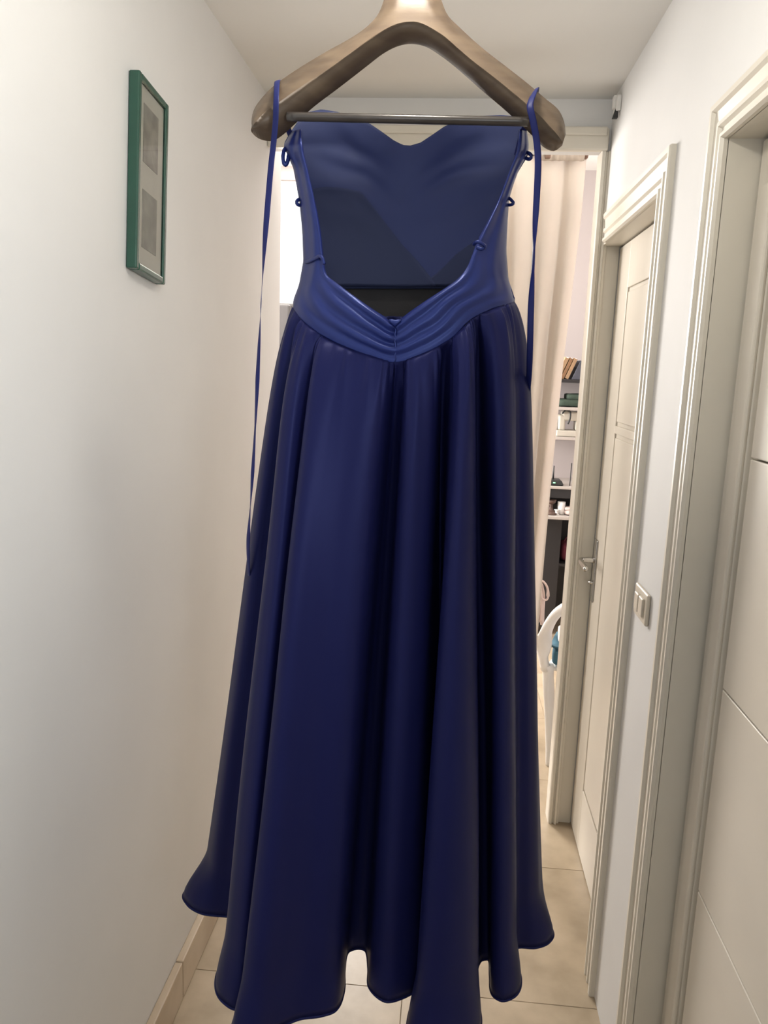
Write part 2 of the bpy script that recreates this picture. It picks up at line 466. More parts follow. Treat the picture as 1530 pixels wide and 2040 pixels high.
# ------------------------------------------------------------------ the hanger
HY = 1.085
HT = [(503, 262), (501, 240), (507, 216), (528, 188), (553, 165), (600, 133), (650, 103), (700, 75), (730, 54), (752, 30), (764, 2), (770, -30), (774, -62),
      (866, -62), (872, -30), (880, 2), (892, 30), (916, 55), (960, 95), (1010, 134), (1052, 167), (1086, 196), (1112, 218), (1124, 243), (1127, 268)]
HR = [(500, 258), (507, 246), (520, 231), (542, 213), (562, 199), (602, 171), (650, 140), (700, 104), (735, 78), (760, 62), (783, 50), (803, 44), (815, 43),
      (828, 43), (842, 47), (860, 56), (884, 71), (910, 94), (942, 121), (985, 154), (1022, 184), (1058, 214), (1090, 245), (1110, 268), (1121, 284)]
HB = [(501, 263), (508, 271), (520, 278), (542, 281), (562, 270), (592, 243), (625, 213), (666, 182), (700, 156), (732, 131), (762, 108), (788, 94), (812, 88),
      (832, 89), (852, 95), (876, 110), (900, 128), (928, 152), (962, 182), (1000, 214), (1032, 243), (1062, 272), (1084, 294), (1104, 301), (1120, 290)]
hang = empty('clothes_hanger', (-0.08, HY, 2.02))
tag(hang, 'brown varnished wooden suit hanger holding the blue gown', 'hanger')
rows = []
N_ = len(HT)
for i in range(N_):
    s = abs(i - 12) / 12.0
    bow = 0.012 * s * s
    e = 1.0 if 0 < i < N_ - 1 else 0.35
    yr, yt, yb = HY - 0.020 * e + bow, HY - 0.006 * e + bow, HY + 0.010 * e + bow
    T, R, B = atY(*HT[i], yt), atY(*HR[i], yr), atY(*HB[i], yb)
    dn = (B - T).normalized()
    Tb = T + Vector((0, 0.024 * e, 0)) + dn * 0.004
    Bb = B + Vector((0, 0.012 * e, 0)) - dn * 0.013 * e
    Mid = lerp(T, R, 0.5) + Vector((0, -0.0025, 0))
    Mid2 = lerp(R, B, 0.5) + Vector((0, -0.001, 0))
    rows.append([T, Mid, R, R.copy(), Mid2, B, Bb, lerp(Bb, Tb, 0.5) + Vector((0, 0.006 * e, 0)), Tb])
# refine along the length
cols = [curve3([r[k] for r in rows], 121) for k in range(9)]
rows = [[cols[k][i] for k in range(9)] for i in range(121)]
ho = grid('shoulder', rows, M['wood'], hang, close_u=True, cap=True)
tube('trouser_bar', [atY(572 + (1053 - 572) * i / 24, 232 + 10.5 * i / 24, HY - 0.006) for i in range(25)], 0.0058, M['bar'], hang, 14)
hk = atY(820, -55, HY + 0.006)
pth = [hk, hk + Vector((0, 0, 0.035))] + [hk + Vector((0.026 * sin(a) , 0, 0.078 - 0.026 * cos(a) * 1.0)) for a in [0.35 + k * 0.26 for k in range(18)]]
tube('hook', curve3(pth, 50), 0.0021, M['steel'], hang, 10)
ch = empty('ceiling_hook', (hk.x, hk.y, ZC))
tag(ch, 'thin steel rod and hook on the ceiling above the wooden hanger', 'hook')
topz = hk.z + 0.104 - 0.002
lathe('ceiling_rose', [(0.006, -0.012), (0.022, -0.006), (0.024, 0.0)], (hk.x, hk.y, ZC), M['steel'], ch)
pth = [Vector((hk.x, hk.y, ZC - 0.008)), Vector((hk.x, hk.y, topz + 0.05))] + [Vector((hk.x, hk.y + 0.012 * sin(a), topz + 0.012 - 0.0145 * cos(a) + 0.0)) for a in [pi - 0.3 - k * 0.3 for k in range(15)]]
tube('rod', curve3(pth, 40), 0.002, M['steel'], ch, 8)

# pendant lamp added out of view to brighten the hanger from above
lp = empty('added_pendant', (-0.08, 0.975, ZC)); tag(lp, 'added pendant lamp out of view above, lighting the hanger', 'lamp')
lathe('added_pendant_cup', [(0.045, 0.0), (0.045, -0.02), (0.012, -0.03), (0.006, -0.05)], (-0.08, 0.975, ZC), M['added_lampw'], lp)
lathe('added_pendant_socket', [(0.006, -0.05), (0.020, -0.055), (0.020, -0.095), (0.016, -0.10)], (-0.08, 0.975, ZC), M['added_lampw'], lp)
lathe('bulb', [(0.014, -0.10), (0.028, -0.125), (0.033, -0.15), (0.028, -0.172), (0.012, -0.185)], (-0.08, 0.975, ZC), M['bulb'], lp)
pl_ = bpy.data.lights.new('added_pendant_light', 'POINT'); pl_.energy = 9.5; pl_.color = (1.0, 0.95, 0.86); pl_.shadow_soft_size = 0.034
po = bpy.data.objects.new('added_pendant_light', pl_); C.objects.link(po); po.location = (-0.08, 0.975, ZC - 0.21); po.parent = lp; po.matrix_parent_inverse = Matrix.Translation(lp.location).inverted()

# ------------------------------------------------------------------ the gown
dress = empty('evening_gown', (-0.085, 1.12, 0.645))
tag(dress, 'long navy blue satin gown with open back and full pleated skirt on a hanger', 'dress')
YC = 1.125
OL = [(200, 590), (245, 590), (262, 582), (290, 566), (300, 570), (335, 585), (400, 597), (460, 603), (520, 605), (565, 597), (608, 584), (650, 578), (760, 575)]
OR = [(200, 1045), (245, 1047), (262, 1049), (290, 1052), (312, 1050), (345, 1030), (380, 1018), (400, 1013), (450, 1010), (500, 1008), (555, 1012), (600, 1024), (650, 1030), (760, 1032)]


def depth(px, py, near=True, b=0.088):
    l, r = pl(OL, py), pl(OR, py)
    u = (2 * px - l - r) / (r - l)
    d = b * sqrt(max(0.0, 1 - u * u))
    return YC - d if near else YC + d


# bodice front, seen from its inside
TOP = [(566, 285), (590, 246), (612, 224), (640, 218), (672, 223), (705, 233), (735, 245), (760, 262), (785, 280), (803, 289), (818, 290), (838, 284), (862, 268), (885, 252), (915, 239), (955, 231), (1000, 229), (1028, 232), (1047, 246), (1052, 290)]
NU, NV = 72, 46


def front_pt(u, v, y1=575, dy=0.0, b=0.085):
    pxt = lerp(572, 1050, (u + 1) / 2); pyt = pl(TOP, pxt)
    py = lerp(pyt, y1, v)
    l, r = pl(OL, py), pl(OR, py)
    px = lerp(lerp(l, r, (u + 1) / 2), pxt, max(0, 1 - v * 6) if v < 1 / 6 else 0)
    d = b * sqrt(max(0.0, 1 - u * u * 0.985))
    bust = 0.022 * exp(-((abs(u) - 0.45) / 0.28) ** 2) * exp(-((v - 0.28) / 0.2) ** 2)
    wr = 0.0045 * sin(34 * v + 5 * abs(u) + 2 * noise.noise((u * 3, v * 4, 1))) * exp(-((abs(u) - 0.6) / 0.35) ** 2) * exp(-((v - 0.38) / 0.22) ** 2)
    return atY(px, py, YC + d + bust + wr + dy)


fr = grid('bodice_front', [[front_pt(-1 + 2 * i / NU, j / NV) for i in range(NU + 1)] for j in range(NV + 1)], M['lining'], dress, thick=0.0012)
# inner lining halves that cross below the bust: darker doubled cloth left and right of a pale centre
def lining(name, edge, side, v0, v1):
    R_ = []
    for j in range(31):
        v = lerp(v0, v1, j / 30); e = pl(edge, v)
        a, b_ = (-0.97, e) if side < 0 else (e, 0.97)
        R_.append([front_pt(lerp(a, b_, i / 30), v, dy=-0.004) for i in range(31)])
    return grid(name, R_, M['lining'], fr, thick=0.001)


lining('lining_panel', [(0.42, -0.42), (0.50, -0.30), (0.62, -0.12), (0.75, 0.05), (0.88, 0.20), (0.97, 0.30)], -1, 0.43, 0.985)
lining('lining_panel', [(0.42, 0.93), (0.60, 0.88), (0.72, 0.70), (0.80, 0.50), (0.88, 0.36), (0.97, 0.18)], 1, 0.43, 0.985)
# dark band that paints in the shade inside the waist
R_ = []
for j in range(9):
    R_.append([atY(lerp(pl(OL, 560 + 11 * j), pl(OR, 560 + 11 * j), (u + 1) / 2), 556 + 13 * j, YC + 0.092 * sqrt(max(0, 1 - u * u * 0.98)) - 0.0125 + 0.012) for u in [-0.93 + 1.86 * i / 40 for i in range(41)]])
grid('waist_shade_band', R_, M['waistshade'], dress, thick=0.0015)

# back: side wings and the V yoke
PAIR = [((583, 262), (600, 258)), ((567, 290), (604, 300)), ((585, 335), (612, 335)), ((597, 400), (627, 402)), ((603, 460), (638, 460)), ((605, 520), (645, 520)),
        ((597, 565), (651, 547)), ((585, 611), (668, 562)), ((612, 647), (697, 584)), ((660, 678), (730, 608)), ((720, 703), (762, 629)), ((787, 722), (786, 643)),
        ((850, 701), (815, 623)), ((900, 673), (848, 600)), ((938, 636), (885, 576)), ((985, 613), (912, 556)), ((1024, 601), (930, 533)), ((1012, 555), (943, 502)),
        ((1008, 500), (955, 474)), ((1010, 450), (974, 438)), ((1013, 400), (994, 398)), ((1030, 345), (1014, 345)), ((1051, 300), (1030, 300)), ((1049, 262), (1035, 258))]
kn = [float(i) for i in range(len(PAIR))]
NS = 231
ou = spline([Vector((p[0][0], p[0][1], 0)) for p in PAIR], kn, NS); inn = spline([Vector((p[1][0], p[1][1], 0)) for p in PAIR], kn, NS)
rows = []
for i in range(NS):
    k = 23.0 * i / (NS - 1); row = []
    cw = sstep(5.5, 8, k) * (1 - sstep(15.5, 18, k))
    side = -1 if k < 11 else 1
    for j in range(41):
        w_ = j / 40
        p = lerp(ou[i], inn[i], w_)
        ph = 3.3 * w_ + (0.35 * (k - 11) / 4 if side < 0 else -0.28 * (k - 11) / 4) + 0.12 * noise.noise((k * 0.9, w_ * 2, 3))
        rid = cw * 0.0052 * (0.5 + 0.5 * cos(2 * pi * ph)) * sstep(0.0, 0.25, w_) * (0.6 + 0.4 * (side < 0))
        wing = (1 - cw) * 0.003 * sin(2 * pi * (w_ * 1.3 + 0.1 * k)) * sin(pi * w_)
        cen = 0.004 * exp(-((k - 11) / 0.16) ** 2) * w_
        roll = 0.006 * sstep(0.92, 1.0, w_)
        row.append(atY(p.x, p.y, depth(p.x, p.y) - rid - wing + cen + roll - 0.001))
    rows.append(row)
yoke = grid('back_yoke', rows, M['satin2'], dress, thick=0.0016)
# zip end and centre-back pucker
zp = atY(787, 644, depth(787, 644) - 0.004)
bm = bmesh.new(); bmesh.ops.create_uvsphere(bm, u_segments=16, v_segments=10, radius=1.0)
for v in bm.verts: v.co = zp + Vector((v.co.x * 0.008 * (1 + 0.3 * v.co.z), v.co.y * 0.004, v.co.z * 0.0045 + 0.003 * abs(v.co.x)))
link('zip_end', bm, M['satin2'], yoke, smooth=True)
zs_ = [atY(787 + (1.5 if k % 2 else -0.5), 652 + 7 * k, depth(787, 652 + 7 * k) - 0.0018) for k in range(11)]
tube('zip_seam', zs_, 0.0011, M['satin2'], yoke, 6)

# skirt: seam points -> hem points (hem is traced in its own level plane)
HZ = 0.645
NEAR = [  # seam px,py | hem px,py (before flare) | flare px | puff (m)
    ((584, 612), (403, 1768), (-34, 8), 0.016),
    ((586, 615), (407, 1795), (-33, 8), 0.016),
    ((590, 622), (418, 1812), (-16, 8), 0.014),
    ((594, 628), (446, 1818), (0, 7), 0.012),
    ((599, 634), (486, 1830), (0, 0), 0.000),
    ((601, 636), (470, 1885), (-4, 0), 0.006),
    ((602, 637), (444, 1930), (-10, 4), 0.012),
    ((605, 640), (440, 1962), (-10, 6), 0.014),
    ((610, 645), (450, 1984), (-7, 10), 0.014),
    ((620, 652), (478, 2001), (-3, 9), 0.012),
    ((634, 661), (520, 1960), (0, 0), 0.004),
    ((640, 665), (532, 1905), (0, 0), -0.002),
    ((642, 667), (506, 1945), (0, 0), 0.004),
    ((644, 669), (478, 2018), (-8, 6), 0.010),
    ((648, 672), (476, 2050), (-10, 8), 0.014),
    ((660, 678), (504, 2066), (-4, 6), 0.016),
    ((685, 689), (550, 2046), (0, 4), 0.014),
    ((712, 700), (596, 2026), (0, 4), 0.013),
    ((740, 708), (640, 2019), (0, 5), 0.013),
    ((760, 714), (668, 2004), (2, 8), 0.012),
    ((775, 718), (681, 1968), (3, 8), 0.010),
    ((783, 720), (683, 1930), (2, 4), 0.006),
    ((788, 721), (692, 1898), (0, 0), 0.002),
    ((796, 719), (712, 1890), (0, 0), 0.000),
    ((804, 717), (728, 1896), (0, 0), 0.004),
    ((808, 716), (734, 1930), (0, 2), 0.008),
    ((814, 714), (738, 1962), (-2, 6), 0.011),
    ((826, 710), (766, 1984), (0, 10), 0.012),
    ((842, 704), (798, 1981), (0, 8), 0.011),
    ((860, 696), (830, 1966), (0, 4), 0.009),
    ((880, 686), (866, 1905), (0, 0), -0.002),
    ((892, 678), (862, 1915), (0, 0), -0.002),
    ((900, 673), (842, 1965), (-6, 0), 0.004),
    ((906, 668), (826, 2025), (-12, 4), 0.010),
    ((912, 662), (830, 2066), (-12, 6), 0.012),
    ((919, 656), (870, 2086), (-4, 6), 0.013),
    ((927, 648), (920, 2074), (2, 6), 0.012),
    ((934, 641), (948, 2040), (6, 6), 0.010),
    ((939, 637), (949, 1985), (4, 4), 0.008),
    ((943, 634), (949, 1940), (0, 0), 0.002),
    ((948, 631), (957, 1914), (0, 0), -0.004),
    ((954, 628), (973, 1912), (0, 0), 0.000),
    ((958, 626), (977, 1945), (0, 0), 0.010),
    ((966, 622), (981, 1975), (0, 6), 0.014),
    ((978, 617), (1000, 1986), (2, 8), 0.016),
    ((990, 612), (1021, 1976), (8, 6), 0.017),
    ((1000, 608), (1028, 1945), (10, 6), 0.017),
    ((1006, 606), (1026, 1910), (4, 0), 0.014),
    ((1012, 604), (1030, 1884), (2, 4), 0.016),
    ((1017, 603), (1056, 1880), (10, 8), 0.020),
    ((1021, 602), (1072, 1868), (20, 10), 0.022),
    ((1024, 601), (1077, 1850), (24, 8), 0.023),
]
FAR = [(0.205, 1.225), (0.175, 1.285), (0.125, 1.262), (0.070, 1.322), (0.010, 1.288), (-0.060, 1.345), (-0.130, 1.298), (-0.195, 1.350), (-0.255, 1.296), (-0.315, 1.326), (-0.365, 1.268), (-0.405, 1.250)]
seam, hem, flare, puff = [], [], [], []
for s_, h_, f_, p_ in NEAR:
    seam.append(atY(*s_, depth(*s_) - 0.001)); a = atZ(*h_, HZ); hem.append(a)
    flare.append(atZ(h_[0] + f_[0], h_[1] + f_[1], HZ) - a); puff.append(p_)
sl, sr = seam[0], seam[-1]
for k, (x, y) in enumerate(FAR):
    a = pi * (k + 1) / (len(FAR) + 1)
    cx = (sl.x + sr.x) / 2; rx = (sr.x - sl.x) / 2
    seam.append(Vector((cx + rx * cos(a), YC + 0.088 * sin(a), lerp(sr.z, sl.z, (k + 1) / 13) - 0.01 * sin(a))))
    hem.append(Vector((x, y, HZ))); flare.append(Vector((0, 0, 0))); puff.append(0.012)
kn = chord(hem, True)
NT = 720
S = spline(seam, kn, NT, True); H = spline(hem, kn, NT, True); Fl = spline(flare, kn, NT, True)
Pf = spline([Vector((p, 0, 0)) for p in puff], kn, NT, True)
NVV = 110
WN = 60
HS = [sum((H[(i + d) % NT] for d in range(-WN, WN + 1, 4)), Vector((0, 0, 0))) / len(range(-WN, WN + 1, 4)) for i in range(NT)]
rows = []
ax = Vector((-0.085, YC, 0))
for j in range(NVV + 1):
    q = j / NVV; v = lerp(q, q * q, 0.45)
    row = []
    for i in range(NT):
        p = lerp(S[i], H[i], v)
        p.y += (H[i].y - HS[i].y) * (v ** 0.6 - v) * (2.4 if H[i].y > HS[i].y else 1.4)
        p += Fl[i] * (sstep(0.915, 1.0, v))
        rad = Vector((p.x - ax.x, p.y - ax.y, 0))
        if rad.length > 1e-5: rad.normalize()
        b_ = (1 - exp(-v / 0.055)) * (1 - v) ** 1.1
        tt = i / NT * 2 * pi
        g1 = noise.noise((cos(tt) * 9, sin(tt) * 9, v * 3)); g2 = noise.noise((cos(tt) * 17, sin(tt) * 17, v * 6 + 9))
        gather = (1 - exp(-v / 0.008)) * (0.0060 * g1 * exp(-v / 0.14) + 0.0150 * g2 * exp(-v / 0.040))
        soft = 0.004 * noise.noise((cos(tt) * 5, sin(tt) * 5, v * 2.2 + 4)) * sstep(0.1, 0.4, v)
        row.append(p + rad * (Pf[i].x * b_ + gather + soft))
    rows.append(row)
skirt = grid('skirt', rows, M['satin'], dress, close_u=True, thick=0.0014)
# rolled hem
tube('hem_roll', [p for p in rows[-1]] + [rows[-1][0]], 0.0022, M['satin'], skirt, 6)


# ribbons that tie over the hanger and hang loose
def ribbon(name, pts, wd, twist, n=140):
    P_ = curve3(pts, n); R2 = []
    for i, p in enumerate(P_):
        a = pl(twist, i / (n - 1)); tdir = (P_[min(i + 1, n - 1)] - P_[max(i - 1, 0)]).normalized()
        side = Vector((1, 0, 0)); side = (side - tdir * side.dot(tdir)).normalized(); fw = tdir.cross(side)
        d = side * cos(a) + fw * sin(a)
        R2.append([p + d * (wd * (k / 4 - 0.5)) + fw * 0.0004 * (1 - (k / 2 - 1) ** 2) for k in range(5)])
    return grid(name, R2, M['ribbon'], dress, thick=0.0006)


hb = HY
rl = [atY(592, 300, 1.12), atY(576, 262, 1.13), atY(562, 215, 1.125), atY(556, 172, 1.112), atY(553, 161, 1.092), atY(551, 175, 1.073), atY(550, 205, 1.058), atY(549, 240, 1.060), atY(545, 285, 1.066),
      atY(540, 330, 1.068), atY(534, 400, 1.070), atY(527, 490, 1.07), atY(521, 590, 1.07), atY(516, 690, 1.07), atY(511, 800, 1.07), atY(504, 930, 1.072), atY(496, 1050, 1.085), atY(494, 1090, 1.10), atY(496, 1150, 1.13)]
ribbon('tie_ribbon', rl, 0.0078, [(0, 0.3), (0.2, 0.2), (0.36, 0.0), (0.45, 1.2), (0.50, 1.5), (0.56, 0.9), (0.62, 0.55), (0.70, 1.1), (0.78, 0.7), (0.84, 1.3), (0.9, 0.7), (1, 0.9)])
rr = [atY(1030, 310, 1.12), atY(1040, 270, 1.13), atY(1056, 225, 1.126), atY(1066, 190, 1.112), atY(1068, 177, 1.092), atY(1062, 190, 1.074), atY(1056, 212, 1.062), atY(1062, 240, 1.062), atY(1069, 280, 1.066),
      atY(1072, 320, 1.068), atY(1070, 380, 1.07), atY(1066, 450, 1.07), atY(1062, 530, 1.07), atY(1058, 610, 1.07), atY(1056, 690, 1.078), atY(1054, 745, 1.10), atY(1050, 800, 1.14)]
ribbon('tie_ribbon', rr, 0.0085, [(0, 0.2), (0.2, 0.5), (0.42, 0.1), (0.50, 0.5), (0.58, 1.3), (0.64, 1.2), (0.72, 0.4), (0.85, 0.3), (1, 0.9)])


# small lacing loops along the back edges
def loop(pts, r=0.0017):
    r *= 1.35
    tube('lacing_loop', curve3([atY(*p) for p in pts], 26), r, M['satin2'], yoke, 8)


loop([(575, 290, 1.118), (566, 300, 1.112), (564, 318, 1.108), (568, 329, 1.108), (573, 322, 1.11), (575, 308, 1.114), (580, 298, 1.118)], 0.0021)
loop([(1045, 303, 1.118), (1053, 305, 1.110), (1059, 311, 1.106), (1055, 317, 1.108), (1046, 315, 1.112), (1037, 316, 1.116)], 0.0018)
loop([(600, 396, 1.118), (593, 399, 1.112), (591, 404, 1.110), (594, 408, 1.112), (600, 409, 1.118)], 0.0018)
loop([(1010, 392, 1.118), (1018, 398, 1.112), (1023, 405, 1.108), (1018, 408, 1.11), (1010, 408, 1.118)], 0.0016)
loop([(610, 522, 1.10), (618, 520, 1.088), (630, 514, 1.075), (638, 510, 1.066), (643, 516, 1.062), (646, 527, 1.062)], 0.0018)
loop([(944, 487, 1.05), (950, 482, 1.043), (958, 484, 1.042), (966, 491, 1.046), (960, 496, 1.048), (950, 493, 1.05)], 0.0018)

# ------------------------------------------------------------------ picture on the left wall
pic = empty('picture_frame', (XL, 1.55, 1.92))
tag(pic, 'narrow green framed picture with two small prints on the white wall', 'picture')
PT = Matrix.Rotation(radians(0.0), 3, 'X')
pc = Vector((XL, 1.5375, 1.920)); hw, hh = 0.0745, 0.178
tilt = Matrix.Rotation(radians(-5.9), 3, 'X')


def pbox(name, mt, x0, x1, a0, a1, b0, b1, par=pic, bevel=0.0, m=None):
    bm = bmesh.new(); vs = bbox(bm, x0, x1, a0, a1, b0, b1)
    for v in bm.verts: v.co = pc + tilt @ v.co
    return link(name, bm, M[mt], par, bevel=bevel)


fw = 0.0135
pbox('frame_side', 'greenframe', 0.001, 0.022, -hw, -hw + fw, -hh, hh, bevel=0.003)
pbox('frame_side', 'greenframe', 0.001, 0.022, hw - fw, hw, -hh, hh, bevel=0.003)
pbox('frame_side', 'greenframe', 0.001, 0.022, -hw + fw, hw - fw, hh - fw, hh, bevel=0.003)
pbox('frame_side', 'greenframe', 0.001, 0.022, -hw + fw, hw - fw, -hh, -hh + fw, bevel=0.003)
pbox('mount', 'mount', 0.002, 0.015, -hw + fw, hw - fw, -hh + fw, hh - fw)
pbox('print', 'photo1', 0.015, 0.0158, -0.038, 0.034, 0.028, 0.135)
pbox('print', 'photo2', 0.015, 0.0158, -0.038, 0.034, -0.130, -0.022)
pbox('glass', 'glass', 0.0172, 0.0185, -hw + fw, hw - fw, -hh + fw, hh - fw)

# ------------------------------------------------------------------ light switch
sw = empty('light_switch', (XR, 1.675, 1.09))
tag(sw, 'cream double light switch plate on the wall between the two doors', 'switch')
box('switch_plate', M['switch'], XR - 0.009, XR, 1.622, 1.730, 1.056, 1.126, sw, bevel=0.004, segs=3)
for y0 in (1.640, 1.678):
    box('rocker', M['switch'], XR - 0.014, XR - 0.008, y0, y0 + 0.034, 1.070, 1.112, sw, bevel=0.003)

# ------------------------------------------------------------------ bracket in the ceiling corner
br = empty('wall_bracket', (0.42, 2.5, 2.36))
tag(br, 'small white bracket with a black clip high in the ceiling corner', 'bracket')
box('bracket_arm', M['white'], 0.424, 0.440, 2.455, 2.475, 2.350, 2.385, br, bevel=0.003)
box('bracket_back', M['white'], 0.432, XR, 2.440, 2.490, 2.340, 2.382, br, bevel=0.003)
bm = bmesh.new(); vv = bbox(bm, 0.424, 0.440, 2.450, 2.466, 2.322, 2.350)
for v in bm.verts:
    if v.co.z > 2.34: v.co.x = lerp(v.co.x, 0.438, 0.6)
link('black_clip', bm, M['black'], br, bevel=0.002)

# ------------------------------------------------------------------ curtain in the opening
cur = empty('curtain', (0.25, 2.78, 0.2))
tag(cur, 'beige curtain gathered at the right side of the far opening', 'curtain')
CYY = 2.80
rows = []
for j in range(61):
    v = j / 60; z = lerp(2.312, 0.42, v)
    xr = pl([(0, 0.405), (0.1, 0.403), (0.35, 0.383), (0.55, 0.373), (0.75, 0.366), (1, 0.360)], v)
    xl = pl([(0, 0.06), (0.5, 0.08), (1, 0.10)], v)
    row = []
    for i in range(141):
        u = i / 140
        amp = lerp(0.012, 0.028, min(1, v * 3))
        x = lerp(xl, xr, u) + 0.006 * sin(2 * pi * 4 * u + 1.2)
        yv = CYY + amp * sin(2 * pi * (4.2 * u + 0.15 * sin(3 * v + 5 * u))) + 0.006 * noise.noise((u * 9, v * 3, 2))
        row.append(Vector((x, yv, z)))
    rows.append(row)
grid('drape', rows, M['curtain'], cur, thick=0.0015)
rows = []
for j in range(13):
    v = j / 12
    rows.append([Vector((lerp(0.24, 0.398, i / 60), CYY - 0.030 - 0.012 * sin(pi * v) + 0.004 * sin(i * 0.7), lerp(2.330, 2.284, v))) for i in range(61)])
grid('heading', rows, M['curtain'], cur, thick=0.002)
tube('curtain_rod', [Vector((x, CYY, 2.316)) for x in (-0.55, 0.0, 0.37, 0.402)], 0.009, M['rodwood'], cur, 12)
tube('finial', [Vector((0.400, CYY - 0.004, 2.310)), Vector((0.408, CYY - 0.004, 2.310)), Vector((0.414, CYY - 0.004, 2.310))], [0.011, 0.015, 0.010], M['rodwood'], cur, 12)
box('clip', M['rodwood'], 0.268, 0.286, CYY - 0.052, CYY - 0.040, 2.286, 2.314, cur, bevel=0.003)

# pale strap hanging by the curtain
st = empty('hanging_strap', (0.42, 3.2, 0.6))
tag(st, 'pale pink fabric strap looped beside the curtain above the white chair', 'strap')
for dx, ln in ((0.0, 0.16), (0.016, 0.115)):
    pth = [atY(1066, 1235, 3.2), atY(1068 , 1180, 3.19), atY(1072, 1160, 3.18), atY(1080, 1157, 3.18), atY(1087 + dx * 200, 1170, 3.18), atY(1089 + dx * 150, 1190, 3.18), atY(1086 + dx * 150, 1200 - dx * 300, 3.18), atY(1081, 1196 - dx * 200, 3.18), atY(1079, 1175, 3.19), atY(1078, 1240, 3.2)] if dx else \
          [atY(1070, 1240, 3.21), atY(1071, 1190, 3.20), atY(1074, 1165, 3.19), atY(1079, 1163, 3.19), atY(1082, 1180, 3.19), atY(1081, 1210, 3.2), atY(1080, 1245, 3.21)]
    tube('strap_loop', curve3(pth, 60), 0.009, M['pink'], st, 8, flat=(1.0, 0.5))

# ------------------------------------------------------------------ white plastic chair (faces the left)
chair = empty('plastic_chair', (0.72, 3.1, 0))
tag(chair, 'white moulded plastic armchair seen through the far opening', 'chair')
# front legs and arms
for k, yy in enumerate((2.90, 3.36)):
    s = 1 if k == 0 else -1
    bx = 0.470
    leg_p = [Vector((bx + 0.006, yy, 0.0)), Vector((bx, yy + 0.004 * s, 0.10)), Vector((bx - 0.015, yy + 0.012 * s, 0.25)), Vector((bx - 0.030, yy + 0.02 * s, 0.36)), Vector((bx - 0.036, yy + 0.02 * s, 0.42))]
    tube('leg', curve3(leg_p, 24), [lerp(0.022, 0.034, i / 23) for i in range(24)], M['white'], chair, 10, flat=(1.0, 0.7))
    arm_p = [Vector((bx - 0.045, yy + 0.02 * s, 0.40)), Vector((bx - 0.060, yy + 0.015 * s, 0.47)), Vector((bx - 0.052, yy + 0.01 * s, 0.56)), Vector((bx - 0.010, yy + 0.01 * s, 0.650)), Vector((bx + 0.07, yy + 0.01 * s, 0.705)), Vector((bx + 0.2, yy + 0.02 * s, 0.728)), Vector((bx + 0.36, yy + 0.03 * s, 0.735)), Vector((bx + 0.46, yy + 0.05 * s, 0.74))]
    tube('armrest', curve3(arm_p, 40), 0.036, M['white'], chair, 12, flat=(1.0, 0.55))
    tube('leg', curve3([Vector((bx + 0.56, yy + 0.03 * s, 0.0)), Vector((bx + 0.50, yy + 0.04 * s, 0.25)), Vector((bx + 0.44, yy + 0.05 * s, 0.44))], 20), [lerp(0.020, 0.032, i / 19) for i in range(20)], M['white'], chair, 10)
rows = []
for j in range(13):
    u = j / 12
    rows.append([Vector((lerp(0.425, 0.90, u), lerp(2.925, 3.335, i / 16), 0.405 - 0.006 * sin(pi * u) * sin(pi * i / 16))) for i in range(17)])
grid('seat', rows, M['white'], chair, thick=0.012)
rows = []
for j in range(13):
    u = j / 12
    rows.append([Vector((0.90 + 0.13 * u + 0.03 * sin(pi * i / 16), lerp(2.94, 3.32, i / 16), 0.42 + 0.44 * u - 0.05 * (i / 8 - 1) ** 2 * u)) for i in range(17)])
grid('backrest', rows, M['white'], chair, thick=0.012)

# things on the chair seat
bag = empty('teal_bag', (0.50, 3.12, 0.41))
tag(bag, 'folded teal blue cloth bag on the white plastic chair', 'bag')
def pillow(name, mt, c, sx, sy, sz, par, rz=0.0, p=0.35):
    bm = bmesh.new(); bmesh.ops.create_uvsphere(bm, u_segments=24, v_segments=14, radius=1.0)
    R3 = Matrix.Rotation(rz, 3, 'Z')
    for v in bm.verts:
        q = [math.copysign(abs(a) ** p, a) for a in v.co]
        v.co = Vector(c) + R3 @ Vector((q[0] * sx, q[1] * sy, q[2] * sz + 0.004 * noise.noise(v.co * 3)))
    return link(name, bm, M[mt], par, smooth=True)


pillow('bag_body', 'teal', (0.505, 3.035, 0.456), 0.075, 0.11, 0.040, bag, 0.1)
pillow('bag_flap', 'teal', (0.500, 3.030, 0.500), 0.077, 0.112, 0.006, bag, 0.1)
cl = empty('folded_cloth', (0.53, 3.12, 0.49))
tag(cl, 'folded white cloth lying on the teal bag on the chair', 'cloth')
for k in range(4):
    pillow('cloth_fold', 'cloth', (0.522 + 0.004 * k, 3.045 + 0.004 * k, 0.523 + 0.014 * k), 0.085 - 0.006 * k, 0.115, 0.0075, cl, 0.25)

piv = Vector((0.472, 2.90, 0)); turn = Matrix.Translation(Vector((0.472, 2.985, 0))) @ Matrix.Rotation(radians(-22), 4, 'Z') @ Matrix.Translation(-piv)
for root in (chair, bag, cl):
    for ch_ in root.children: ch_.data.transform(turn)
    root.location = turn @ root.location
    for ch_ in root.children: ch_.matrix_parent_inverse = Matrix.Translation(root.location).inverted()

